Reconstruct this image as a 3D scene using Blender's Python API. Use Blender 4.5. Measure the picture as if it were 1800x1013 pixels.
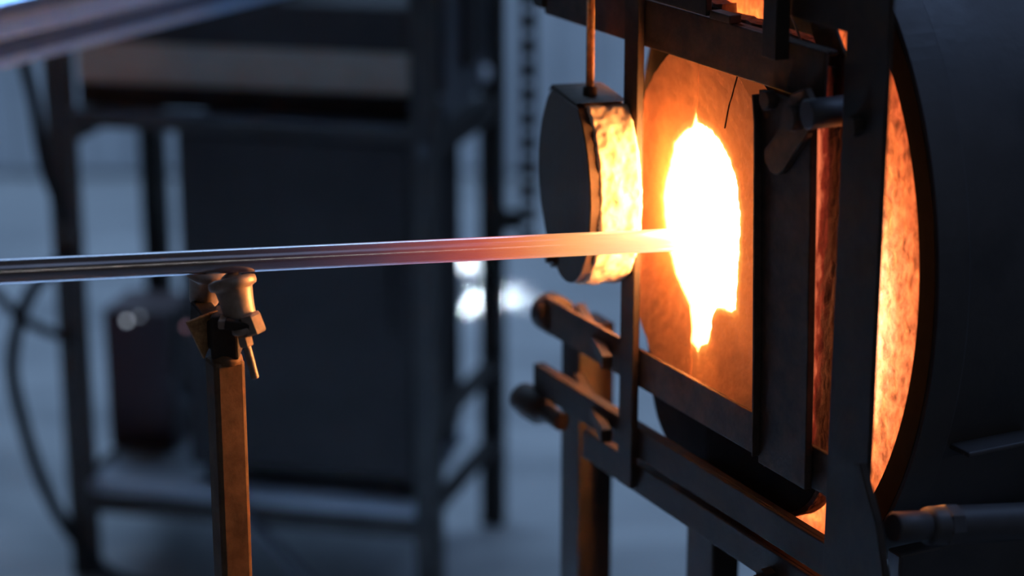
import bpy, bmesh, math, random
from mathutils import Vector, Matrix, noise

for o in list(bpy.data.objects):
    bpy.data.objects.remove(o)
random.seed(7)
SC = bpy.context.scene
COL = SC.collection
PI = math.pi
R = math.radians

# ------------------------------------------------------------------ camera, world, lights, exposure
cam = bpy.data.cameras.new('camera')
camo = bpy.data.objects.new('camera', cam)
COL.objects.link(camo)
camo.location = (0, 0, 1.75)
camo.rotation_euler = (R(90 - 16.8), 0, 0)
cam.sensor_width = 36
cam.lens = 78.72
cam.clip_end = 60
cam.dof.use_dof = True
cam.dof.focus_distance = 2.27
cam.dof.aperture_fstop = 1.9
SC.camera = camo

SC.view_settings.view_transform = 'Standard'
SC.view_settings.look = 'None'
SC.view_settings.gamma = 1
SC.view_settings.exposure = 0
SC.view_settings.use_curve_mapping = False
SC.cycles.use_denoising = True
SC.cycles.max_bounces = 8
SC.cycles.sample_clamp_indirect = 6

w = bpy.data.worlds.new('workshop_gloom')
SC.world = w
w.use_nodes = True
w.node_tree.nodes['Background'].inputs[0].default_value = (0.62, 0.58, 0.62, 1)
w.node_tree.nodes['Background'].inputs[1].default_value = 0.020


def area_light(name, loc, aim, sx, sy, power, color, spread=180):
    l = bpy.data.lights.new(name, 'AREA')
    l.shape = 'RECTANGLE'
    l.size, l.size_y, l.energy, l.color = sx, sy, power, color
    l.spread = R(spread)
    o = bpy.data.objects.new(name, l)
    COL.objects.link(o)
    o.location = loc
    o.rotation_euler = (Vector(aim) - Vector(loc)).to_track_quat('-Z', 'Y').to_euler()
    return o


# skylight over the far half of the workshop, unseen lamps added for the strips, jugs and pipe, and a roof light
area_light('skylight', (-0.6, 5.8, 3.6), (-0.6, 6.5, 0), 5.0, 1.6, 135, (0.42, 0.65, 1.0))
area_light('strip_beam', (-1.7, 3.55, 3.4), (-0.88, 3.15, 1.15), .6, .4, 36, (0.36, 0.60, 1.0), 22)  # narrow beam added to brighten the steel strips
area_light('jug_spot', (-0.25, 5.9, 3.6), (-0.10, 5.72, .1), .16, .16, 2.6, (0.80, 0.90, 1.0), 3)  # tight spot added to brighten the jugs
area_light('pipe_fill', (.7, .5, 3.6), (-0.3, 2.1, 1.1), 2.6, 1.2, 3.0, (0.50, 0.66, 1.0))  # broad cool lamp added for the blue reflection in the pipe
area_light('pipe_strip_lamp', (1.9, -.75, 1.98), (-0.2, 2.15, 1.13), 2.6, 0.035, 2.2, (1.0, 0.95, 0.85))  # thin strip lamp added for the highlight along the pipe
area_light('roof_light', (2.2, 2.6, 3.6), (0.9, 2.7, 1.2), 1.0, 1.0, 22.0, (0.36, 0.56, 1.0))


# ------------------------------------------------------------------ helpers
class MB:
    """collects shapes and links them as ONE mesh object"""

    def __init__(s):
        s.v, s.f, s.sm = [], [], []
        s.heat = None

    def _add(s, vs, fs, smooth=False):
        b = len(s.v)
        s.v += [tuple(v) for v in vs]
        for f in fs:
            s.f.append(tuple(b + i for i in f))
            s.sm.append(smooth)
        return s

    def box(s, x0, x1, y0, y1, z0, z1):
        return s._add([(x, y, z) for x in (x0, x1) for y in (y0, y1) for z in (z0, z1)],
                      [(0, 1, 3, 2), (4, 6, 7, 5), (0, 4, 5, 1), (2, 3, 7, 6), (0, 2, 6, 4), (1, 5, 7, 3)])

    def prism(s, poly, y0, y1):
        n = len(poly)
        vs = [(x, y0, z) for x, z in poly] + [(x, y1, z) for x, z in poly]
        fs = [tuple(range(n)), tuple(range(2 * n - 1, n - 1, -1))]
        fs += [(i, i + n, (i + 1) % n + n, (i + 1) % n) for i in range(n)]
        return s._add(vs, fs)

    def lathe(s, prof, org, axis, n=32, smooth=True):
        """prof: (radius, height) pairs along axis from org"""
        a = Vector(axis).normalized()
        u = a.orthogonal().normalized()
        w_ = a.cross(u)
        org = Vector(org)
        vs, fs = [], []
        for r, h in prof:
            for k in range(n):
                t = 2 * PI * k / n
                vs.append(org + a * h + (u * math.cos(t) + w_ * math.sin(t)) * max(r, 1e-5))
        m = len(prof)
        for i in range(m - 1):
            for k in range(n):
                fs.append((i * n + k, i * n + (k + 1) % n, (i + 1) * n + (k + 1) % n, (i + 1) * n + k))
        s._add(vs, fs, smooth)
        s._add(vs[:n], [tuple(range(n))])
        s._add(vs[-n:], [tuple(range(n))])
        return s

    def cyl(s, p0, p1, r, n=24, smooth=True):
        p0, p1 = Vector(p0), Vector(p1)
        L = (p1 - p0).length
        c = min(r * .12, L * .1)
        return s.lathe([(r - c, 0), (r, c), (r, L - c), (r - c, L)], p0, p1 - p0, n, smooth)

    def bar(s, p0, p1, wd, hg, up=(0, 0, 1)):
        """rectangular bar from p0 to p1, hg along up"""
        p0, p1 = Vector(p0), Vector(p1)
        d = (p1 - p0).normalized()
        sd = d.cross(Vector(up)).normalized() * wd / 2
        u = sd.cross(d).normalized() * hg / 2
        vs = [p + a * sd + b * u for p in (p0, p1) for a in (-1, 1) for b in (-1, 1)]
        return s._add(vs, [(0, 1, 3, 2), (4, 6, 7, 5), (0, 4, 5, 1), (2, 3, 7, 6), (0, 2, 6, 4), (1, 5, 7, 3)])

    def tube(s, pts, r, n=14):
        P = [Vector(p) for p in pts]
        Q = []
        for i in range(len(P) - 1):      # Catmull-Rom
            a, b, c, d = P[max(i - 1, 0)], P[i], P[i + 1], P[min(i + 2, len(P) - 1)]
            for k in range(8):
                t = k / 8
                Q.append(.5 * ((2 * b) + (c - a) * t + (2 * a - 5 * b + 4 * c - d) * t * t + (3 * b - a - 3 * c + d) * t ** 3))
        Q.append(P[-1])
        vs, fs = [], []
        nrm = None
        for i, q in enumerate(Q):
            d = (Q[min(i + 1, len(Q) - 1)] - Q[max(i - 1, 0)]).normalized()
            nrm = d.orthogonal().normalized() if nrm is None else (nrm - d * nrm.dot(d)).normalized()
            b = d.cross(nrm)
            for k in range(n):
                t = 2 * PI * k / n
                vs.append(q + (nrm * math.cos(t) + b * math.sin(t)) * r)
        for i in range(len(Q) - 1):
            for k in range(n):
                fs.append((i * n + k, i * n + (k + 1) % n, (i + 1) * n + (k + 1) % n, (i + 1) * n + k))
        s._add(vs, fs, True)
        s._add(vs[:n], [tuple(range(n))])
        s._add(vs[-n:], [tuple(range(n))])
        return s

    def grid(s, fn, nu, nv, wrap=False, smooth=True):
        vs = [fn(i, j) for i in range(nu) for j in range(nv)]
        fs = []
        for i in range(nu if wrap else nu - 1):
            for j in range(nv - 1):
                a, b = i * nv + j, ((i + 1) % nu) * nv + j
                fs.append((a, b, b + 1, a + 1))
        return s._add(vs, fs, smooth)

    def build(s, name, mat, parent=None, bevel=0.0, weld=False):
        me = bpy.data.meshes.new(name)
        me.from_pydata(s.v, [], s.f)
        me.polygons.foreach_set('use_smooth', s.sm)
        if s.heat:
            at = me.attributes.new('edge_distance', 'FLOAT', 'POINT')
            at.data.foreach_set('value', s.heat)
        bm = bmesh.new()
        bm.from_mesh(me)
        if weld:
            bmesh.ops.remove_doubles(bm, verts=bm.verts, dist=1e-5)
        bmesh.ops.recalc_face_normals(bm, faces=bm.faces)
        bm.to_mesh(me)
        bm.free()
        o = bpy.data.objects.new(name, me)
        COL.objects.link(o)
        me.materials.append(mat)
        if parent:
            o.parent = parent
        if bevel:
            m = o.modifiers.new('edge', 'BEVEL')
            m.width, m.segments, m.limit_method = bevel, 2, 'ANGLE'
        return o


def tag(o, label, cat, group=None):
    o['label'] = label
    o['category'] = cat
    if group:
        o['group'] = group
    return o


def thing(name, label, cat, loc=(0, 0, 0), rz=0.0, group=None):
    o = bpy.data.objects.new(name, None)
    o.empty_display_size = .1
    COL.objects.link(o)
    o.location = loc
    o.rotation_euler = (0, 0, rz)
    return tag(o, label, cat, group)


def structure(o):
    o['kind'] = 'structure'
    return o


# ------------------------------------------------------------------ materials
def mat(name, c1, c2=None, rough=.6, metal=0.0, scale=30, bump=0.0, bscale=80, stretch=(1, 1, 1), r2=None, spec=.5):
    m = bpy.data.materials.new(name)
    m.use_nodes = True
    nt = m.node_tree
    b = nt.nodes['Principled BSDF']
    b.inputs['Metallic'].default_value = metal
    b.inputs['Roughness'].default_value = rough
    b.inputs['Specular IOR Level'].default_value = spec
    tc = nt.nodes.new('ShaderNodeTexCoord')
    mp = nt.nodes.new('ShaderNodeMapping')
    mp.inputs['Scale'].default_value = stretch
    nt.links.new(tc.outputs['Object'], mp.inputs[0])
    c2 = c2 or c1
    nz = nt.nodes.new('ShaderNodeTexNoise')
    nz.inputs['Scale'].default_value = scale
    nz.inputs['Detail'].default_value = 6
    nz.inputs['Roughness'].default_value = .65
    nt.links.new(mp.outputs[0], nz.inputs['Vector'])
    rp = nt.nodes.new('ShaderNodeValToRGB')
    rp.color_ramp.elements[0].position = .35
    rp.color_ramp.elements[1].position = .68
    rp.color_ramp.elements[0].color = (*c1, 1)
    rp.color_ramp.elements[1].color = (*c2, 1)
    nt.links.new(nz.outputs[0], rp.inputs[0])
    nt.links.new(rp.outputs[0], b.inputs['Base Color'])
    if r2 is not None:
        mr = nt.nodes.new('ShaderNodeMapRange')
        mr.inputs[1].default_value, mr.inputs[2].default_value = .35, .68
        mr.inputs[3].default_value, mr.inputs[4].default_value = rough, r2
        nt.links.new(nz.outputs[0], mr.inputs[0])
        nt.links.new(mr.outputs[0], b.inputs['Roughness'])
    if bump:
        n2 = nt.nodes.new('ShaderNodeTexNoise')
        n2.inputs['Scale'].default_value = bscale
        n2.inputs['Detail'].default_value = 4
        nt.links.new(mp.outputs[0], n2.inputs['Vector'])
        bp = nt.nodes.new('ShaderNodeBump')
        bp.inputs['Strength'].default_value = bump
        bp.inputs['Distance'].default_value = .004
        nt.links.new(n2.outputs[0], bp.inputs['Height'])
        nt.links.new(bp.outputs[0], b.inputs['Normal'])
    return m


def nodes(m):
    nt = m.node_tree
    return nt, nt.nodes['Principled BSDF']


def math_node(nt, op, a, b=None, clamp=False):
    n = nt.nodes.new('ShaderNodeMath')
    n.operation = op
    n.use_clamp = clamp
    for k, x in enumerate((a, b)):
        if x is None:
            continue
        if isinstance(x, (int, float)):
            n.inputs[k].default_value = x
        else:
            nt.links.new(x, n.inputs[k])
    return n.outputs[0]


def glow_ramp(m, centre, sx, sz, stops, jitter=.05, jscale=25, strength=1.0, axis='disc', mottle=0):
    """Emission ramp falling with distance from `centre` (object space),
    sx / sz = half axes; stops = [(distance, (r,g,b))...] emitted radiance."""
    nt, b = nodes(m)
    tc = nt.nodes.new('ShaderNodeTexCoord')
    sep = nt.nodes.new('ShaderNodeSeparateXYZ')
    nt.links.new(tc.outputs['Object'], sep.inputs[0])
    if axis == 'disc':
        dx = math_node(nt, 'DIVIDE', math_node(nt, 'SUBTRACT', sep.outputs[0], centre[0]), sx)
        dz = math_node(nt, 'DIVIDE', math_node(nt, 'SUBTRACT', sep.outputs[2], centre[1]), sz)
        d = math_node(nt, 'SQRT', math_node(nt, 'ADD', math_node(nt, 'MULTIPLY', dx, dx), math_node(nt, 'MULTIPLY', dz, dz)))
    elif axis == 'edge':
        an = nt.nodes.new('ShaderNodeAttribute')
        an.attribute_name = 'edge_distance'
        d = math_node(nt, 'ADD', an.outputs['Fac'], .01)
    else:
        d = math_node(nt, 'MULTIPLY', sep.outputs[0], 1 / sx)
    nz = nt.nodes.new('ShaderNodeTexNoise')
    nz.inputs['Scale'].default_value = jscale
    nz.inputs['Detail'].default_value = 5
    nt.links.new(tc.outputs['Object'], nz.inputs['Vector'])
    d = math_node(nt, 'ADD', d, math_node(nt, 'MULTIPLY', math_node(nt, 'SUBTRACT', nz.outputs[0], .5), jitter * 2))
    top = stops[-1][0]
    d = math_node(nt, 'DIVIDE', d, top, True)
    rp = nt.nodes.new('ShaderNodeValToRGB')
    els = rp.color_ramp.elements
    mx = max(max(c) for _, c in stops) or 1
    while len(els) < len(stops):
        els.new(.5)
    for e, (p, c) in zip(els, stops):
        e.position = p / top
        e.color = (*[x / mx for x in c], 1)
    nt.links.new(d, rp.inputs[0])
    nt.links.new(rp.outputs[0], b.inputs['Emission Color'])
    b.inputs['Emission Strength'].default_value = mx * strength
    if mottle:                      # dims the glow in spots, painting the shaded pits
        mp = nt.nodes.new('ShaderNodeMapping')
        mp.inputs['Scale'].default_value = (1, 1, .5)
        nt.links.new(tc.outputs['Object'], mp.inputs[0])
        a = nt.nodes.new('ShaderNodeTexNoise')
        a.inputs['Scale'].default_value = mottle
        a.inputs['Detail'].default_value = 8
        a.inputs['Roughness'].default_value = .7
        nt.links.new(mp.outputs[0], a.inputs['Vector'])
        vo = nt.nodes.new('ShaderNodeTexVoronoi')
        vo.inputs['Scale'].default_value = mottle * .8
        nt.links.new(mp.outputs[0], vo.inputs['Vector'])
        spot = math_node(nt, 'MULTIPLY', math_node(nt, 'SUBTRACT', vo.outputs['Distance'], .05), 3.2, True)
        f = math_node(nt, 'MULTIPLY', math_node(nt, 'SUBTRACT', a.outputs[0], .27), 3.1)
        f = math_node(nt, 'MULTIPLY', math_node(nt, 'MAXIMUM', f, .12), math_node(nt, 'ADD', math_node(nt, 'MULTIPLY', spot, .75), .35))
        nt.links.new(math_node(nt, 'MULTIPLY', f, mx * strength), b.inputs['Emission Strength'])
    return m


def pits(m, scale, depth, stretch=(1, 1, 1)):
    """bump relief of pores for fired refractory"""
    nt, b = nodes(m)
    tc = nt.nodes.new('ShaderNodeTexCoord')
    mp = nt.nodes.new('ShaderNodeMapping')
    mp.inputs['Scale'].default_value = stretch
    nt.links.new(tc.outputs['Object'], mp.inputs[0])
    vo = nt.nodes.new('ShaderNodeTexVoronoi')
    vo.inputs['Scale'].default_value = scale
    nt.links.new(mp.outputs[0], vo.inputs['Vector'])
    nz = nt.nodes.new('ShaderNodeTexNoise')
    nz.inputs['Scale'].default_value = scale * .8
    nz.inputs['Detail'].default_value = 6
    nt.links.new(mp.outputs[0], nz.inputs['Vector'])
    h = math_node(nt, 'ADD', math_node(nt, 'MULTIPLY', math_node(nt, 'MULTIPLY', vo.outputs['Distance'], 2.2, True), .6), nz.outputs[0])
    bp = nt.nodes.new('ShaderNodeBump')
    bp.inputs['Strength'].default_value = 1.0
    bp.inputs['Distance'].default_value = depth
    nt.links.new(h, bp.inputs['Height'])
    nt.links.new(bp.outputs[0], b.inputs['Normal'])
    return m


def edge_glow(m):
    """red glow put into the edge strip: strongest along its front edge (y = -.0155) at mid height, streaky"""
    nt, b = nodes(m)
    tc = nt.nodes.new('ShaderNodeTexCoord')
    sep = nt.nodes.new('ShaderNodeSeparateXYZ')
    nt.links.new(tc.outputs['Object'], sep.inputs[0])
    mp = nt.nodes.new('ShaderNodeMapping')
    mp.inputs['Scale'].default_value = (1, 1, .25)
    nt.links.new(tc.outputs['Object'], mp.inputs[0])
    n_ = nt.nodes.new('ShaderNodeTexNoise')
    n_.inputs['Scale'].default_value = 130
    n_.inputs['Detail'].default_value = 4
    nt.links.new(mp.outputs[0], n_.inputs['Vector'])
    d = math_node(nt, 'DIVIDE', math_node(nt, 'ADD', sep.outputs[1], .0155), .020)
    d = math_node(nt, 'ADD', d, math_node(nt, 'MULTIPLY', math_node(nt, 'SUBTRACT', n_.outputs[0], .5), 1.1))
    dz = math_node(nt, 'DIVIDE', math_node(nt, 'SUBTRACT', sep.outputs[2], 1.13), .30)
    d = math_node(nt, 'ADD', d, math_node(nt, 'MULTIPLY', math_node(nt, 'MULTIPLY', dz, dz), .9), True)
    rp = nt.nodes.new('ShaderNodeValToRGB')
    e = rp.color_ramp.elements
    e[0].position, e[0].color = 0, (1, .20, .08, 1)
    e[1].position, e[1].color = 1, (0, 0, 0, 1)
    k = e.new(.35)
    k.color = (.22, .020, .009, 1)
    k = e.new(.62)
    k.color = (.05, .006, .003, 1)
    nt.links.new(d, rp.inputs[0])
    nt.links.new(rp.outputs[0], b.inputs['Emission Color'])
    b.inputs['Emission Strength'].default_value = .9
    return m


M = {}
M['black_steel'] = mat('black_steel', (.032, .027, .024), (.068, .050, .040), rough=.62, metal=.1, scale=22, bump=.25, r2=.8, spec=.22)
M['scale_steel'] = mat('scale_steel', (.046, .034, .028), (.115, .075, .055), rough=.62, metal=.1, scale=40, bump=.35, r2=.8, spec=.22)
M['shell_paint'] = mat('shell_paint', (.055, .056, .064), (.085, .083, .090), rough=.5, metal=.2, scale=9, bump=.12, r2=.65)
M['rust'] = mat('rust', (.28, .13, .05), (.55, .30, .12), rough=.8, metal=.1, scale=140, bump=.5, bscale=260)
M['zinc'] = mat('zinc', (.26, .19, .15), (.44, .33, .26), rough=.36, metal=.2, scale=60, bump=.1, r2=.6)
M['stand_paint'] = mat('stand_paint', (.12, .070, .040), (.20, .12, .070), rough=.5, scale=50, bump=.15, r2=.65, spec=.12)
M['frame_paint'] = mat('frame_paint', (.030, .028, .027), (.050, .044, .040), rough=.6, scale=12, spec=.15)
M['kiln_skin'] = mat('kiln_skin', (.026, .023, .023), (.036, .031, .031), rough=.7, scale=6, spec=.14)
M['kiln_band'] = mat('kiln_band', (.34, .29, .24), (.42, .36, .30), rough=.7, scale=5, spec=.2)
M['grey_panel'] = mat('grey_panel', (.045, .046, .052), (.07, .07, .078), rough=.55, scale=6)
M['shelf_sheet'] = mat('shelf_sheet', (.22, .24, .27), (.34, .36, .40), rough=.45, metal=.3, scale=7)
M['strip_steel'] = mat('strip_steel', (.34, .50, .74), (.60, .74, .90), rough=.5, metal=.1, scale=6, stretch=(1, 18, 18), r2=.55)
M['crack_black'] = mat('crack_black', (.05, .025, .015), rough=1)
M['strip_dark'] = mat('strip_dark', (.06, .09, .15), (.14, .20, .30), rough=.5, scale=6, stretch=(1, 18, 18))
M['shade_black'] = mat('shade_black', (.010, .009, .008), (.018, .015, .013), rough=.9, spec=.08)  # flat black for the backing plates; on the rim ring it paints shade
M['rubber'] = mat('rubber', (.008, .008, .009), (.014, .014, .015), rough=.7, spec=.1)
M['maroon'] = mat('maroon', (.030, .010, .013), (.045, .014, .017), rough=.55, scale=6)
M['blue_cloth'] = mat('blue_cloth', (.05, .09, .20), (.08, .13, .28), rough=.9, scale=8)
M['white_plastic'] = mat('white_plastic', (.80, .84, .88), (.88, .90, .92), rough=.3, scale=6)
M['floor_concrete'] = mat('floor_concrete', (.20, .21, .22), (.36, .37, .38), rough=.42, scale=2.2, stretch=(.7, 2.4, 1), bump=.1, bscale=30, r2=.6)
M['wall_sheet'] = mat('wall_sheet', (.38, .41, .45), (.56, .59, .63), rough=.5, scale=2, metal=.1, stretch=(2, 2, .5))

# fired refractory parts; all are modelled in the furnace frame (x along the doors, y into the drum, z up)
M['disc_refractory'] = pits(mat('disc_refractory', (.33, .14, .058), (.44, .20, .09), rough=.95, scale=45), 140, .0007)
glow_ramp(M['disc_refractory'], (0, 0), 1, 1,  # partly heat, partly painted bloom and bounced light round the hole
             [(0, (9, 4.2, 1.4)), (.009, (3.2, 1.3, .35)), (.0125, (1.1, .36, .065)), (.019, (.66, .145, .026)), (.034, (.50, .100, .019)), (.065, (.27, .053, .012)), (.14, (.075, .021, .008))],
             jitter=.0035, jscale=60, axis='edge')
M['face_refractory'] = pits(mat('face_refractory', (.40, .22, .11), (.62, .38, .22), rough=.95, scale=60), 70, .0045, (1, 1, .55))
glow_ramp(M['face_refractory'], (.06, 1.075), .76, .80,  # partly heat; also paints the light leaking past the doors
             [(.15, (6, 2.4, .6)), (.240, (3.2, 1.5, .80)), (.262, (1.8, .62, .26)), (.295, (.98, .235, .075)), (.345, (.62, .115, .030)), (.40, (.36, .050, .014))], jitter=.016, jscale=70, mottle=95, strength=1.8)
M['slab_refractory'] = pits(mat('slab_refractory', (.12, .07, .045), (.22, .13, .09), rough=.95, scale=60), 90, .005, (1, 1, .35))
M['gap_glow_face'] = mat('gap_glow_face', (.5, .3, .2), rough=.9)
glow_ramp(M['gap_glow_face'], (.06, 1.10), .9, 1, [(.0, (16, 7, 1.8)), (.16, (16, 7, 1.8)), (.25, (6, 1.9, .35)), (.3, (2, .5, .07))], jitter=.01)  # unseen glowing layer behind the doors, added to light the drum face
M['red_edge_strip'] = pits(mat('red_edge_strip', (.055, .032, .02), (.10, .06, .038), rough=.95, scale=60), 110, .004, (1, 1, .4))
edge_glow(M['red_edge_strip'])
M['fire'] = mat('fire', (.6, .4, .3), rough=.9)
glow_ramp(M['fire'], (0, 1.11), 1, 1, [(.0, (105, 50, 16)), (.4, (105, 50, 16))], jitter=.0)
M['plug_refractory'] = pits(mat('plug_refractory', (.66, .50, .34), (.82, .68, .52), rough=.95, scale=60), 85, .0012)
M['plug_steel'] = mat('plug_steel', (.045, .030, .020), (.085, .055, .034), rough=.65, metal=.2, scale=18, bump=.2, r2=.8)

# steel of the pipe: bright bare metal, running through temper colours to yellow heat near its end
M['pipe_steel'] = mat('pipe_steel', (.36, .37, .42), (.50, .50, .55), rough=.16, metal=.92, scale=14, stretch=(.25, 3, 3), bump=.025, bscale=120, r2=.22)
glow_ramp(M['pipe_steel'], (0, 0), 1, 1,
             [(0, (1.6, 1.25, .85)), (.16, (1.2, .92, .58)), (.24, (1.0, .64, .33)), (.31, (.92, .38, .14)), (.375, (.70, .155, .058)), (.42, (.42, .062, .044)),
              (.47, (.19, .032, .038)), (.53, (.06, .020, .036)), (.61, (.014, .007, .015)), (.70, (0, 0, 0))], jitter=.012, jscale=10, axis='x')


# ------------------------------------------------------------------ the setting
fl = MB().box(-6, 6, -2, 9, -.12, 0).build('floor', M['floor_concrete'])
structure(fl)
wall = MB().box(-6, 6, 7.06, 7.2, 0, 4.2).build('wall_back', M['wall_sheet'])
structure(wall)


def sheet_mesh():
    s = MB()
    n = 24

    def fn(i, j):
        x = .6 * i / n
        ph = (x / .12) % 1.0
        d = .022 * (min(max(2.2 * (.5 - abs(ph - .5)) - .2, 0), 1))
        return (x, -.026 + d, 4.1 * j)
    s.grid(fn, n + 1, 2, smooth=False)
    for x in (.06, .30, .54):
        for z in (.4, 1.3, 2.2, 3.1):
            s.lathe([(.010, 0), (.008, .006)], (x, -.02, z), (0, -1, 0), 6, False)
    return s


p0 = sheet_mesh().build('cladding_sheet', M['wall_sheet'], wall)
p0.location = (-3.6, 7.06, .02)
for k in range(1, 11):
    p = p0.copy()
    COL.objects.link(p)
    p.parent = wall
    p.location = (-3.6 + .6 * k, 7.06, .02)
# ------------------------------------------------------------------ the furnace, in its own frame
FLOC = (.202, 2.315, 0)
FRZ = R(-62.99)
ZC = 1.11


def nz(x, y, z, s):
    return noise.noise(Vector((x * s, y * s, z * s)))


# --- drum
drum = thing('furnace_drum', 'large dark steel furnace drum at the right, its oval mouth glowing orange', 'furnace', FLOC, FRZ)
C0 = (0, 0, ZC)
OX, OK = .06, .76          # the barrel is oval: .76 as wide as it is high, its middle .06 to the near side


def oval(mb):
    mb.v = [(OX + x * OK, y, z) for x, y, z in mb.v]
    return mb


# the fired front face: ring with real lumps, from the fire port to the steel rim
s = MB()
NA, NR = 420, 26


def face(i, j):
    a = 2 * PI * i / NA
    k = j / (NR - 1)
    x = (1 - k) * .180 * math.cos(a) + k * (OX + OK * .342 * math.cos(a))
    z = ZC + ((1 - k) * .205 + k * .342) * math.sin(a)
    d = .0030 * nz(x, 0, z, 60) + .0022 * nz(x, 3, z, 130)
    return (x, .052 + d, z)


s.grid(face, NA, NR, wrap=True)
s.build('refractory_face', M['face_refractory'], drum)
# fire chamber: a lined barrel open to the front
s = MB()
s.lathe([(.206, .052), (.216, .10), (.216, .60), (.14, .62), (.0, .63)], (0, 0, ZC), (0, 1, 0), 64)
s.v = [(x * .878, y, z) for x, y, z in s.v]
s.f = s.f[:-2]
s.sm = s.sm[:-2]
s.build('fire_chamber', M['fire'], drum)
# steel rim ring
s = MB()
s.lathe([(.3405, .056), (.3405, .0508), (.3415, .048), (.374, .048), (.374, .056)], C0, (0, 1, 0), 160, False)
s.f = s.f[:-2]
s.sm = s.sm[:-2]
oval(s).build('rim_ring', M['shade_black'], drum)
s = MB()
s.lathe([(.372, .0485), (.3785, .050), (.3785, .086), (.3765, .088), (.365, .088)], C0, (0, 1, 0), 160, False)
s.f = s.f[:-2]
s.sm = s.sm[:-2]
oval(s).build('rim_band', M['shell_paint'], drum)
s = MB()
s.lathe([(.368, .08), (.368, .98), (.33, 1.0), (.05, 1.0)], C0, (0, 1, 0), 160)
s.f = s.f[:-2]
s.sm = s.sm[:-2]
oval(s).build('drum_shell', M['shell_paint'], drum)
s = MB()
s.lathe([(.360, .40), (.376, .40), (.376, .44), (.360, .44)], C0, (0, 1, 0), 160)
s.f = s.f[:-2]
s.sm = s.sm[:-2]
oval(s).build('hoop', M['shell_paint'], drum)
# support cradle
for yy in (.30, .86):
    s = MB()
    s.box(-.20, .33, yy - .03, yy + .03, .68, .742)
    for sx in (-1, 1):
        s.bar((.06 + sx * .24, yy, .0), (.06 + sx * .24, yy, .70), .06, .06, (0, 1, 0))
        s.bar((.06 + sx * .17, yy, .73), (.06 + sx * .285, yy, .92), .05, .03, (0, 1, 0))
    s.build('cradle', M['black_steel'], drum, bevel=.003)
MB().box(.262, .285, .07, .95, .30, .835).build('skirt_plate', M['shell_paint'], drum, bevel=.003)
# lifting lug low on the flank of the shell (a short welded angle)
s = MB()
s.box(.300, .345, .100, .19, .955, .961)
s.build('shell_lug', M['shell_paint'], drum, bevel=.002)

# --- gas pipe along the drum
gas = thing('gas_pipe', 'dark gas pipe with a fat coupling running under the glowing drum face, lower right', 'pipe', FLOC, FRZ)
GX, GZ = .395, .9215
MB().cyl((GX, -.026, GZ + .004), (GX, .014, GZ - .002), .0145).build('pipe_nipple', M['shell_paint'], gas)
s = MB()
s.lathe([(.014, .012), (.0175, .014), (.0185, .018), (.0185, .06), (.0185, .5), (.0185, .95)], (GX, 0, GZ), (0, 1, -.15), 32)
s.build('coupling', M['shell_paint'], gas)
s = MB()
s.lathe([(.0186, .03), (.0205, .032), (.0205, .046), (.0186, .048)], (GX, 0, GZ), (0, 1, -.15), 8, False)
s.build('union_nut', M['shell_paint'], gas)
s = MB()
s.bar((GX, .80, 0), (GX, .80, GZ - .135), .03, .03, (0, 1, 0))
s.build('pipe_support', M['black_steel'], gas, bevel=.002)

# --- stand that carries the sliding doors
stand = thing('furnace_stand', 'blackened angle iron frame of rails and posts that carries the glowing furnace doors', 'frame', FLOC, FRZ)
BS, SS = M['black_steel'], M['scale_steel']


def angle_rail(x0, x1, z0, z1, y=-.032, t=.005, depth=.015, low=True):
    a = MB()
    a.box(x0, x1, y, y + t, z0, z1)
    if low:
        a.box(x0, x1, y + t, y + depth, z0, z0 + t)
    else:
        a.box(x0, x1, y + t, y + depth, z1 - t, z1)
    return a


angle_rail(-.300, .262, 1.306, 1.357, low=False).build('top_rail', SS, stand, bevel=.0012)
angle_rail(-.300,   .301, .921, .965).build('middle_rail', SS, stand, bevel=.0012)
angle_rail(-.325, .301, .836, .872, low=False, depth=.014).build('lower_rail', BS, stand, bevel=.0012)
angle_rail(-.20, .301, .793, .828, low=False, depth=.014).build('lower_rail', BS, stand, bevel=.0012)
# rounded ends
MB().lathe([(.018, 0), (.024, .004), (.024, .030), (.018, .034)], (-.318, -.018, .940), (1, 0, 0), 20).build('rail_end', BS, stand)
s = MB()
s.lathe([(.010, -.01), (.019, .0), (.021, .02), (.021, .045), (.015, .058), (.011, .062), (.011, .10)], (-.355, -.030, .818), (1, 0, 0), 20)
s.build('handle_grip', BS, stand)
MB().box(-.322, -.296, -.036, .004, 1.312, 1.345).build('rail_end', BS, stand, bevel=.003)
# uprights
s = MB()
s.box(.302, .368, -.038, -.033, 0, 1.62)
s.box(.302, .307, -.033, -.004, 0, 1.62)
s.build('post', BS, stand, bevel=.0015)
MB().box(-.098, -.068, -.0415, -.033, .800, 1.36).build('upright', BS, stand, bevel=.0012)
MB().box(-.102, -.044, .055, .092, 0, .775).build('leg', BS, stand, bevel=.002)
MB().box(-.335, -.287, .012, .060, 0, .922).build('leg', BS, stand, bevel=.002)
MB().box(.30, .345, .52, .565, 0, .86).build('leg', BS, stand, bevel=.002)
for zz in (.940, .852):
    s = MB()
    s.bar((-.11, -.050, zz), (-.285, .010, zz + .006), .012, .016)
    s.build('stay', BS, stand, bevel=.001)
s = MB()
s.bar((-.31, .04, .79), (.0, .075, .77), .03, .03)
s.bar((.0, .077, .77), (.322, .54, .77), .03, .03)
s.build('cross_member', BS, stand, bevel=.002)
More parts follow.
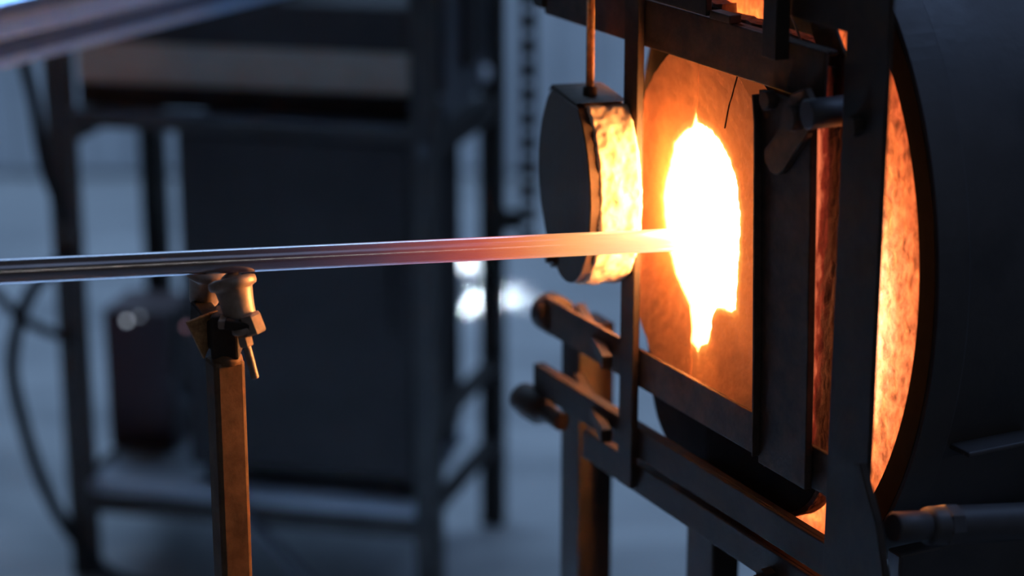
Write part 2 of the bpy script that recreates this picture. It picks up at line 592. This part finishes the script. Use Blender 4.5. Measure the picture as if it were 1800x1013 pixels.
# cover plate and things above the top rail
s = MB()
s.box(-.19, .064, -.040, -.033, 1.360, 1.60)
s.build('cover_plate', BS, stand, bevel=.001)
MB().box(.064, .102, -.036, -.022, 1.3575, 1.366).build('stop_lug', SS, stand, bevel=.001)
MB().box(.182, .206, -.050, -.034, 1.34, 1.66).build('hanger_bar', BS, stand, bevel=.001)
s = MB()
s.prism([(.150, 1.3585), (.150, 1.425), (.231, 1.425), (.231, 1.373), (.247, 1.352), (.250, 1.285), (.262, 1.285), (.262, 1.3385), (.20, 1.3585)], -.001, .003)
s.build('gusset_plate', SS, stand, bevel=.001)
MB().box(-.19, .37, -.031, .0, 1.60, 1.64).build('header_bar', BS, stand, bevel=.001)
MB().box(.203, .302, -.031, -.027, 1.380, 1.60).build('header_plate', BS, stand, bevel=.001)
MB().cyl((.166, -.006, 1.374), (.228, -.006, 1.30), .0012, 8).build('wire', M['zinc'], stand)
s = MB()
s.prism([(.360, .982), (.371, .986), (.400, .936), (.416, .889), (.440, .70), (.360, .70)], -.050, -.042)
s.build('brace_plate', BS, stand, bevel=.001)
MB().lathe([(.010, 0), (.010, .010)], (.328, -.038, 1.30), (0, -1, 0), 6, False).build('bolt', BS, stand)
# refractory ledge added behind the two lower rails to show as a lit slot
s = MB()
s.box(-.02, .24, -.004, .030, .772, .832)
s.build('added_slot_ledge', M['slab_refractory'], stand, bevel=.004)
MB().lathe([(.011, 0), (.011, .012), (.006, .012), (.006, .020)], (.205, -.032, .800), (0, -1, 0), 6, False).build('bolt', BS, stand)

# --- the two doors: oval refractory face halves with the burnt out hole between them
HOLE = [(0.002, 1.247), (0.006, 1.237), (0.02, 1.235), (0.034, 1.232), (0.055, 1.222), (0.071, 1.208), (0.082, 1.191), (0.088, 1.169), (0.092, 1.157), (0.092, 1.142), (0.092, 1.124), (0.091, 1.103), (0.089, 1.076), (0.089, 1.053), (0.079, 1.047), (0.067, 1.048), (0.052, 1.045), (0.044, 1.035), (0.041, 1.013), (0.035, 1.0), (0.023, 0.994), (0.017, 0.983), (0.01, 0.997), (0.003, 1.012), (-0.001, 1.031), (-0.014, 1.043), (-0.029, 1.056), (-0.043, 1.08), (-0.055, 1.109), (-0.061, 1.13), (-0.06, 1.15), (-0.049, 1.179), (-0.04, 1.205), (-0.022, 1.221), (-0.004, 1.23), (-0.001, 1.239)]
HC = (.012, 1.115)


def hole_r(th):
    """distance from HC to the hole edge at angle th"""
    best = None
    d = (math.cos(th), math.sin(th))
    for k in range(len(HOLE)):
        ax, az = HOLE[k][0] - HC[0], HOLE[k][1] - HC[1]
        bx, bz = HOLE[(k + 1) % len(HOLE)][0] - HC[0], HOLE[(k + 1) % len(HOLE)][1] - HC[1]
        ex, ez = bx - ax, bz - az
        den = d[0] * ez - d[1] * ex
        if abs(den) < 1e-12:
            continue
        t = (ax * ez - az * ex) / den
        u = (ax * d[1] - az * d[0]) / den
        if t > 0 and -1e-6 <= u <= 1 + 1e-6:
            best = t if best is None else max(best, t)
    return best or .1


def disc_r(th):
    # oval outline around (0,1.122), measured from HC
    a, b = (.158, .204) if math.cos(th) > 0 else (.152, .204)
    c, s_ = math.cos(th) / a, math.sin(th) / b
    return 1 / math.sqrt(c * c + s_ * s_)


def slab_r(th, right):
    xr, zt, zb = (.225, .234, .287) if right else (.147, .243, .285)
    c, s_ = abs(math.cos(th)), math.sin(th)
    zz = zt if s_ > 0 else zb
    p = 7 if s_ > 0 else 4.2
    return ((c / xr) ** p + (abs(s_) / zz) ** p) ** (-1 / p)


def half_ring(right, rin, rout, y0, y1, n=150, m=9, rough=.0, rs=60, edge=.0):
    """half of a ring, front y0, back y1, with seam walls"""
    a0, a1 = (-PI / 2, PI / 2) if right else (PI / 2, 3 * PI / 2)
    gap = .0009
    s = MB()
    ring = []
    s.heat = []
    for i in range(n):
        th = a0 + (a1 - a0) * i / (n - 1)
        ri, ro = rin(th), rout(th)
        s.heat += [(ro - ri) * j / (m - 1) for j in range(m)] + [ro - ri] * 4 + [(ro - ri) * (1 - j / (m - 1)) - .004 for j in range(m)] + [-.01] * 3
        ri *= 1 + edge * nz(math.cos(th) * 9, math.sin(th) * 9, 1.5, 3)
        ro *= 1 + edge * .6 * nz(math.cos(th) * 7, math.sin(th) * 7, 4.5, 3)
        row = []
        cs, sn = math.cos(th), math.sin(th)

        def P(r, y, k=1.0):
            x, z = HC[0] + r * cs, HC[1] + r * sn
            if i in (0, n - 1):
                x = HC[0] - .008 + (gap if right else -gap)
            elif right:
                x = max(x, HC[0] - .008 + gap)
            else:
                x = min(x, HC[0] - .008 - gap) if r * abs(cs) < .02 else x
            return (x, y + k * rough * nz(x, y, z, rs), z)
        for j in range(m):
            row.append(P(ri + (ro - ri) * j / (m - 1), y0))
        for j in range(1, 5):
            r_ = ro * (1 + .6 * rough * nz(cs * 5, y0 + j * .02, sn * 5, 8) / max(ro, .05))
            row.append(P(r_, y0 + (y1 - y0) * j / 5, 0))
        for j in range(m):
            row.append(P(ro + (ri - ro) * j / (m - 1), y1))
        for j in range(1, 4):
            row.append(P(ri * (1 + .5 * edge * nz(cs * 6, j * .9, sn * 6, 6)), y1 + (y0 - y1) * j / 4, 0))
        ring.append(row)
    L = len(ring[0])
    vs = [v for r_ in ring for v in r_]
    fs = []
    for i in range(n - 1):
        for j in range(L):
            fs.append((i * L + j, (i + 1) * L + j, (i + 1) * L + (j + 1) % L, i * L + (j + 1) % L))
    fs.append(tuple(range(L)))
    fs.append(tuple((n - 1) * L + j for j in range(L)))
    s._add(vs, fs, False)
    return s


def inner_r(th):
    c, s_ = math.cos(th) / .118, math.sin(th) / .150
    return max(1 / math.sqrt(c * c + s_ * s_), hole_r(th) * 1.02)


for right in (True, False):
    d = thing('furnace_door', 'right furnace door, glowing half oval of refractory with a dark upright plate and strap' if right
              else 'left furnace door, glowing half oval of refractory beside the hanging round plug', 'furnace door', FLOC, FRZ, 'sliding furnace doors')
    half_ring(right, hole_r, disc_r, -.010, .0135, m=22, n=220, rough=.0012, rs=90, edge=.010).build('refractory_half', M['disc_refractory'], d)
    half_ring(right, lambda th: inner_r(th) * 1.15, lambda th: slab_r(th, right) * .985, .0137, .0165, m=4).build('backing_plate', M['shade_black'], d)
    half_ring(right, lambda th: inner_r(th) * 1.22, lambda th: slab_r(th, right), .0167, .036, m=6, n=200, rough=.004, rs=55, edge=.012).build('refractory_slab', M['slab_refractory'], d)
    half_ring(right, lambda th: inner_r(th) * 1.24, lambda th: slab_r(th, right) * (.97 if math.sin(th) < .55 else .80), .0362, .0385, m=10).build('added_glow_layer', M['gap_glow_face'], d)
    if right:
        MB().tube([(.0807, -.0105, 1.3010), (.0747, -.0105, 1.2862), (.0694, -.0105, 1.2730), (.0659, -.0105, 1.2658), (.0625, -.0105, 1.2541), (.0590, -.0105, 1.2406)], .0008, 6).build('crack', M['crack_black'], d)
        s = MB()

        def strip(i, j):
            z = .912 + (1.335 - .912) * i / 120
            cx_, cy_ = ((.214, -.0155), (.2365, -.0155), (.2375, -.009), (.237, -.003), (.236, .005), (.2345, .0135), (.214, .0135), (.214, -.0155))[j]
            k = 1 if 0 < j < 6 else 0
            cx_ -= .012 * max(0, (.945 - z) / .045) ** 2
            return (cx_ + k * (.0022 * nz(j * .02, 0, z, 45) + .0016 * nz(j * .05, 7, z, 120)), cy_ + .002 * k * nz(2, j * .03, z, 50), z)
        s.grid(strip, 121, 8, smooth=False)
        s._add([strip(0, j) for j in range(7)], [tuple(range(7))])
        s._add([strip(120, j) for j in range(7)], [tuple(range(7))])
        s.build('added_edge_strip', M['red_edge_strip'], d, weld=True)  # edge strip added to carry the red glow
        s = MB()
        s.prism([(.167, 1.304), (.172, 1.272), (.184, 1.026), (.188, .922), (.272, .922), (.268, 1.051), (.258, 1.289), (.256, 1.304)], -.0420, -.0335)
        s.build('side_plate', SS, d, bevel=.001)
        s = MB()
        s.prism([(.167, 1.300), (.172, 1.272), (.184, 1.026), (.1875, .93), (.190, .93), (.1875, 1.026), (.1755, 1.272), (.1705, 1.300)], -.0500, -.0420)
        s.build('plate_lip', SS, d, bevel=.0006)
        s = MB()
        s.prism([(.233, 1.312), (.258, 1.323), (.268, 1.311), (.264, 1.280), (.228, 1.239), (.219, 1.231), (.211, 1.229), (.202, 1.231), (.195, 1.238), (.192, 1.250), (.225, 1.283)], -.0500, -.0425)
        s.build('strap', SS, d, bevel=.001)
        s = MB()
        s.lathe([(.0095, 0), (.0095, .010), (.0085, .011)], (.193, -.042, 1.299), (0, -1, 0), 20)
        s.build('bolt', SS, d)
        s = MB()
        s.lathe([(.012, 0), (.0125, .002), (.0125, .011), (.0115, .013)], (.250, -.050, 1.294), (0, -1, 0), 20)
        s.build('bolt', SS, d)
        s = MB()
        s.cyl((.276, -.060, 1.302), (.276, -.012, 1.302), .0145)
        s.build('hinge_barrel', M['shell_paint'], d)

# --- round plug hung beside the mouth on a rod
plug = thing('hanging_plug', 'thick round refractory plug hanging on a rod left of the white hot hole', 'plug', (.063, 2.417, 1.142), R(-76.5))
PR, PT = .1125, .052


def plug_r(a):
    r = PR
    sz = math.sin(a) * r
    if sz > .098:
        r = .098 / math.sin(a)
    return r * (1 + .008 * nz(math.cos(a) * 3, math.sin(a) * 3, 0, 2))


s = MB()
NA, NW = 240, 22


def body(i, j):
    a = 2 * PI * i / NA
    if j < NW:
        y = .004 + (PT - .004) * j / (NW - 1)
        r = plug_r(a) + .0022 * nz(math.cos(a) * .11, y, math.sin(a) * .11, 70) + .0014 * nz(math.cos(a) * .11, y + 5, math.sin(a) * .11, 160)
        r -= .003 * (1 if j in (0, NW - 1) else 0) * (1 + nz(math.cos(a), y, math.sin(a), 30))
        return (r * math.cos(a), y, r * math.sin(a))
    k = (j - NW + 1) / 8
    r = plug_r(a) * (1 - k)
    return (r * math.cos(a), PT + .0015 * nz(r * math.cos(a), 2, r * math.sin(a), 60), r * math.sin(a))


s.grid(body, NA, NW + 8, wrap=True)
s.build('refractory_body', M['plug_refractory'], plug)
s = MB()
N = 120
rim = [(plug_r(2 * PI * i / N) * .985 * math.cos(2 * PI * i / N), plug_r(2 * PI * i / N) * .985 * math.sin(2 * PI * i / N)) for i in range(N)]
s.prism(rim, -.006, .006)
s.build('face_plate', M['plug_steel'], plug, bevel=.0015)
# dark band over the top of the rim, standing in for its unlit part
s = MB()


def band(i, j):
    a = PI * (.35 + .36 * i / 40)
    r = plug_r(a) + (.0035 if j in (1, 2) else .0005)
    return (r * math.cos(a), (-.005, -.005, .0515, .0515)[j], r * math.sin(a))


s.grid(band, 41, 4)
s.build('rim_band', M['plug_steel'], plug)
MB().lathe([(.011, 0), (.011, .006), (.006, .006), (.006, .012)], (-.030, -.006, -.094), (0, -1, 0), 12).build('bolt', M['plug_steel'], plug)
MB().cyl((.012, .020, .098), (.012, .020, .72), .0046, 16).build('hanger_rod', M['rust'], plug)
MB().lathe([(.008, 0), (.008, .012), (.005, .014)], (.012, .020, .098), (0, 0, 1), 12).build('rod_nut', M['plug_steel'], plug)
# overhead trolley track the rod hangs from (runs above the frame)
tr = MB()
tr.bar((-.45, .020, .735), (.25, .020, .735), .03, .03)
tr.build('trolley_bar', BS, plug, bevel=.002)

# ------------------------------------------------------------------ the pipe and its stand
PA, PB = Vector((-.485, 2.034, 1.152)), Vector((.201, 2.313, 1.107))
pd = (PB - PA).normalized()
tip = PB + pd * .16
pipe = MB()
N = 48
pipe.lathe([(.0095, 0), (.0120, .001), (.0122, .003)] + [(.0122, .02 * k) for k in range(1, 88)] + [(.0115, 1.745)], (0, 0, 0), (1, 0, 0), N)
po = pipe.build('blowpipe', M['pipe_steel'])
po.location = tip
ax = -pd
zz = (Vector((0, 0, 1)) - ax * ax.z).normalized()
yy = zz.cross(ax)
po.rotation_euler = Matrix((ax, yy, zz)).transposed().to_euler()
tag(po, 'long steel blowpipe resting on the stand, its far end glowing yellow in the furnace hole', 'blowpipe')

PST = PA + pd * ((-.283 - PA.x) / pd.x)       # point of the pipe above the stand
ps = thing('pipe_stand', 'square post pipe stand with rusty yoke and hanging bolt, holding up the blowpipe', 'stand', (-.287, 2.122, 0), 0)
# local frame: x right, y away from the camera, z up; the square post itself is turned like the furnace


def turned(mb, a):
    c, s_ = math.cos(a), math.sin(a)
    mb.v = [(x * c - y * s_, x * s_ + y * c, z) for x, y, z in mb.v]
    return mb


SP = M['stand_paint']
turned(MB().box(-.0163, .0163, -.0163, .0163, .012, 1.037), FRZ).build('post', SP, ps, bevel=.0045)
turned(MB().box(-.16, .16, -.16, .16, .0, .012), FRZ).build('base_plate', BS, ps, bevel=.003)
s = MB()
s.lathe([(.013, 0), (.0165, .003), (.0155, .008), (.011, .013)], (.002, -.002, 1.031), (0, 0, 1), 20)
s.build('weld_collar', SP, ps)
s = MB()
s.box(-.012, .016, -.014, .030, 1.038, 1.083)
s.build('hub', BS, ps, bevel=.003)
s = MB()
s.bar((-.004, -.004, 1.060), (-.030, .042, 1.072), .020, .028)
s.build('yoke_arm', BS, ps, bevel=.002)
# triangular cheek plate under the far caster
tri = [(-.0330, 1.0790), (-.0060, 1.0840), (-.0030, 1.0750), (-.0195, 1.0370)]
s = MB()
n_ = Vector((.67, -.74, 0))
vs = [Vector((x, .012 + .9 * x, z)) for x, z in tri]
vs += [v - n_ * .004 for v in vs]
s._add(vs, [(0, 1, 2, 3), (7, 6, 5, 4)] + [(i, i + 4, (i + 1) % 4 + 4, (i + 1) % 4) for i in range(4)])
ck = s.build('cheek_plate', M['rust'], ps, bevel=.0006)
ck['label'] = 'rusty triangular cheek plate lit orange'


def caster(base, axis):
    c = MB()
    c.lathe([(.0150, -.004), (.0158, .004), (.0162, .012), (.0172, .022), (.0184, .030), (.0190, .0315), (.0232, .0335), (.0240, .0360), (.0240, .0395), (.0232, .0415), (.0170, .0435), (.0150, .0435)], base, axis, 48)
    o = c.build('caster_cup', M['zinc'], ps)
    b = MB()
    ax_ = Vector(axis).normalized()
    b.lathe([(.0005 + .0125 * math.sin(t), .0425 + .0125 * (1 - math.cos(t)) - .019) for t in [PI - PI * k / 14 for k in range(15)]], base, axis, 28)
    b.build('caster_ball', M['zinc'], o)
    return o


caster((.0195, -.014, 1.0805), (-.24, .26, 1))
caster((-.0250, .050, 1.0855), (.18, -.40, 1))
# clamp bolt: lug, washer, nut and threaded rod hanging below
bd = Vector((.22, -.05, -.975)).normalized()
b0 = Vector((.0215, -.030, 1.081))
s = MB()
s.lathe([(.0100, 0), (.0108, .0012), (.0108, .0045), (.0098, .0058)], b0 + bd * .003, bd, 28)
s.build('washer', M['zinc'], ps)
s = MB()
s.lathe([(.0070, 0), (.0076, .001), (.0076, .0095), (.0068, .0108)], b0 + bd * .0115, bd, 6, False)
s.build('nut', M['zinc'], ps)
prof = []
for k in range(26):
    h = .020 + k * .0014
    prof += [(.0040, h), (.0034, h + .0007)]
prof += [(.0030, .020 + 26 * .0014)]
MB().lathe(prof, b0, bd, 16).build('threaded_rod', M['zinc'], ps)
s = MB()
s.lathe([(.0105, -.006), (.0115, -.004), (.0115, .012), (.0100, .014)], Vector((.0315, -.028, 1.085)), (.35, -.1, -.95), 6, False)
s.build('bolt_head', M['zinc'], ps)
s = MB()
s.bar((.006, -.030, 1.083), (.036, -.030, 1.078), .016, .010)
s.build('clamp_lug', BS, ps, bevel=.0015)
s = MB()
s.box(-.001, .014, -.034, -.014, 1.077, 1.086)
s.build('clamp_jaw', M['zinc'], ps, bevel=.0015)

# ------------------------------------------------------------------ background: kiln on its frame
KL, KR = (-.807, 3.925, 0), R(-12)
FP = M['frame_paint']
ks = thing('kiln_rack', 'tall dark steel rack on four posts with a low pale shelf, carrying the black kiln', 'rack', KL, KR)
KW, KD = .672, .40
for x, y, h in ((0, 0, 1.10), (KW, 0, 1.28), (.015, KD, 1.10), (KW + .030, KD, 1.28)):
    MB().box(x - .022, x + .022, y - .022, y + .022, 0, h).build('post', FP, ks, bevel=.002)
s = MB()
s.box(.022, KW - .022, -.018, .018, .872, .895)
s.build('front_beam', FP, ks, bevel=.002)
MB().box(.022, KW - .022, -.022, .022, .895, .902).build('beam_flange', M['grey_panel'], ks)
for z0, z1, nm in ((.835, .885, 'side_beam'), (.33, .352, 'side_bar'), (.170, .190, 'side_bar')):
    s = MB()
    s.bar((.004, .02, (z0 + z1) / 2), (.013, KD - .022, (z0 + z1) / 2), .03, z1 - z0)
    if z0 != .33:
        s.build(nm, FP, ks, bevel=.002)
    s = MB()
    s.bar((KW + .002, .02, (z0 + z1) / 2), (KW + .033, KD - .02, (z0 + z1) / 2), .03, z1 - z0)
    s.build(nm, FP, ks, bevel=.002)
s = MB()
s.box(.022, KW - .02, -.012, KD, .186, .194)
s.box(.022, KW - .02, -.020, -.012, .176, .194)
s.build('shelf', M['shelf_sheet'], ks, bevel=.001)
s = MB()
s.bar((.022, -.01, .150), (KW - .022, -.01, .150), .02, .035)
s.build('shelf_beam', FP, ks, bevel=.002)
s = MB()
s.bar((.31, -.035, .180), (.47, -.035, .015), .012, .034, (0, 1, 0))
s.build('brace', M['grey_panel'], ks, bevel=.002)
s = MB()
s.bar((.165, .07, .380), (.265, .07, .197), .012, .030, (0, 1, 0))
s.build('brace', M['grey_panel'], ks, bevel=.002)
# kiln body
kb = thing('kiln', 'large black box kiln with a pale beige band above it, standing on the dark frame', 'kiln', KL, KR)
s = MB()
s.box(.205, KW - .026, .025, KD - .03, .225, .868)
s.build('kiln_body', M['kiln_skin'], kb, bevel=.006)
for x in (.25, .62):
    for y in (.07, .34):
        MB().box(x - .02, x + .02, y - .02, y + .02, .194, .226).build('foot', FP, kb)
s = MB()
s.box(.215, KW - .034, .016, .026, .24, .86)
dd = s.build('kiln_door', M['kiln_skin'], kb, bevel=.004)
s = MB()
s.bar((.60, .004, .50), (.60, .004, .64), .012, .010, (0, 1, 0))
s.box(.594, .606, .004, .018, .505, .515)
s.box(.594, .606, .004, .018, .625, .635)
s.build('door_handle', M['kiln_skin'], dd, bevel=.002)
s = MB()
s.box(.024, KW - .024, .026, KD - .03, .903, .945)
s.build('lid_base', M['kiln_skin'], kb, bevel=.003)
MB().box(.026, KW - .03, .022, .034, .946, 1.028).build('beige_band', M['kiln_band'], kb, bevel=.003)
s = MB()
s.box(.024, KW - .024, .034, KD - .03, .9455, 1.028)
s.box(.024, KW - .024, -.020, KD - .03, 1.0285, 1.105)
s.build('hood', M['kiln_skin'], kb, bevel=.003)
s = MB()
s.box(KW + .024, KW + .034, .026, KD - .024, .905, 1.26)
s.build('side_panel', M['grey_panel'], kb, bevel=.002)
s = MB()
s.box(KW + .034, KW + .05, .12, .26, .98, 1.12)
s.build('switch_box', M['kiln_skin'], kb, bevel=.003)
MB().lathe([(.016, 0), (.016, .008), (.010, .012)], (KW + .034, .30, .935), (1, 0, 0), 20).build('switch_knob', M['white_plastic'], kb)
MB().lathe([(.011, 0), (.011, .006)], (KW + .002, -.022, .862), (0, -1, 0), 20).build('bolt', M['grey_panel'], kb)

# flat steel strips lying over the kiln hood
da = Vector((.482, .876, 0))
nb = Vector((.876, -.482, 0))
STRIPS = [('thin bright steel strip, lowest and nearest of the bundle over the kiln hood', .000, 1.1065, .050, .012, 0),
          ('wide steel strip lying on the lowest one of the bundle', -.010, 1.1195, .062, .012, .4),
          ('narrow dark gapped steel strip in the middle of the bundle', .006, 1.1325, .030, .014, -.5),
          ('steel strip with a bright edge above the middle of the bundle', -.006, 1.1475, .055, .014, .3),
          ('broad pale steel strip near the top of the bundle', -.018, 1.1625, .065, .016, -.3),
          ('uppermost steel strip of the bundle, only its end in the picture', -.012, 1.1795, .050, .022, .7)]
for k, (lab, off, z, wd, hg, da_) in enumerate(STRIPS):
    c = Vector((-.44, 3.87, z + hg / 2)) + nb * off
    a = math.atan2(da.y, da.x) + R(da_)
    d_ = Vector((math.cos(a), math.sin(a), 0))
    s = MB()
    s.bar(-d_ * .82, d_ * .70, wd, hg)
    o = s.build('steel_strip', M['strip_dark' if k in (1, 2, 5) else 'strip_steel'], None, bevel=.001)
    o.location = c
    tag(o, lab, 'steel strip', 'steel strips over the kiln hood')

# perforated upright beside the kiln rack
s = MB()
pw, hole, pitch, nH = .034, .016, .046, 16
z = .60
s.box(-pw / 2, -hole / 2, 0, .003, z, z + nH * pitch)
s.box(hole / 2, pw / 2, 0, .003, z, z + nH * pitch)
for k in range(nH):
    s.box(-hole / 2, hole / 2, 0, .003, z + k * pitch, z + k * pitch + pitch - hole)
s.box(-pw / 2, -pw / 2 + .003, .003, .034, z, z + nH * pitch)
s.box(-pw / 2 - .04, -pw / 2 + .004, .034, .040, .62, .66)
s.box(-pw / 2 - .04, -pw / 2 + .004, .034, .040, 1.10, 1.14)
po_ = s.build('slotted_upright', M['frame_paint'])
po_.location = (.030, 4.085, 0)
tag(po_, 'dark perforated steel upright with a row of holes, left of the round plug', 'upright')

# dark red control box on the low shelf, with glowing dots added as glints
cb = thing('control_box', 'dark maroon control box with small round glints behind the left posts of the kiln rack', 'box', KL, KR)
s = MB()
s.box(-.010, .125, .16, .30, .1945, .475)
s.build('box_body', M['maroon'], cb, bevel=.006)
for k, (x, z, e) in enumerate(((.040, .455, 1.9), (.066, .466, .5))):
    lm = mat('glint_glow', (.8, .85, .9), rough=.2)
    lm.node_tree.nodes['Principled BSDF'].inputs['Emission Color'].default_value = (.62, .72, .85, 1)
    lm.node_tree.nodes['Principled BSDF'].inputs['Emission Strength'].default_value = e
    MB().lathe([(.0045, 0), (.0045, .003), (.0030, .005), (.0004, .006)], (x, .16, z), (0, -1, 0), 14).build('glint_dot', lm, cb)
lm = mat('pink_glint_glow', (.8, .5, .55), rough=.2)  # glowing dot added as a pink glint
lm.node_tree.nodes['Principled BSDF'].inputs['Emission Color'].default_value = (.9, .45, .55, 1)
lm.node_tree.nodes['Principled BSDF'].inputs['Emission Strength'].default_value = .5
MB().lathe([(.005, 0), (.005, .003), (.003, .005), (.0004, .006)], (.212, .025, .497), (0, -1, 0), 14).build('pink_glint', lm, kb)
# hoses at far left
HM = M['rubber']


def hose(pts, r, label):
    s = MB()
    s.tube(pts, r)
    o = s.build('hose', HM)
    tag(o, label, 'hose')
    return o


hose([(-.79, 3.893, .640), (-.835, 3.885, .612), (-.885, 3.885, .545), (-.915, 3.885, .435), (-.905, 3.885, .33), (-.872, 3.88, .20), (-.82, 3.875, .095), (-.73, 3.86, .012), (-.55, 3.80, .012)],
     .0125, 'black rubber hose hanging in a wide loop left of the front rack post')
hose([(-.83, 3.90, 1.098), (-.858, 3.885, 1.02), (-.845, 3.885, .92), (-.832, 3.887, .80), (-.800, 3.893, .70)],
     .0115, 'thick black cable dropping beside the top of the left front post')
hose([(-1.30, 3.95, .72), (-.99, 3.90, .60), (-.885, 3.882, .515), (-.80, 3.893, .475)],
     .0095, 'thin black hose coming in from the left edge across the hanging loop')

# far end: pale jugs standing on the floor behind the frame
for k, (x, y, hh, lab) in enumerate(((-.136, 5.70, .150, 'white plastic jug on the floor behind the kiln rack, the left one of two'),
                                     (-.066, 5.74, .130, 'smaller white plastic jug on the floor, the right one of two'))):
    j = thing('plastic_jug', lab, 'jug', (x, y, 0), .4 * k, 'white jugs on the floor')
    s = MB()
    s.lathe([(.026, 0), (.030, .004), (.031, hh * .55), (.027, hh * .72), (.013, hh * .86), (.012, hh * .9)], (0, 0, 0), (0, 0, 1), 28)
    s.build('jug_body', M['white_plastic'], j)
    MB().lathe([(.0135, hh * .9), (.0145, hh * .92), (.0145, hh * .985), (.0130, hh)], (0, 0, 0), (0, 0, 1), 20).build('cap', M['blue_cloth'], j)
    MB().tube([(.012, 0, hh * .88), (.032, 0, hh * .84), (.036, 0, hh * .68), (.029, 0, hh * .55)], .0045, 10).build('handle', M['white_plastic'], j)
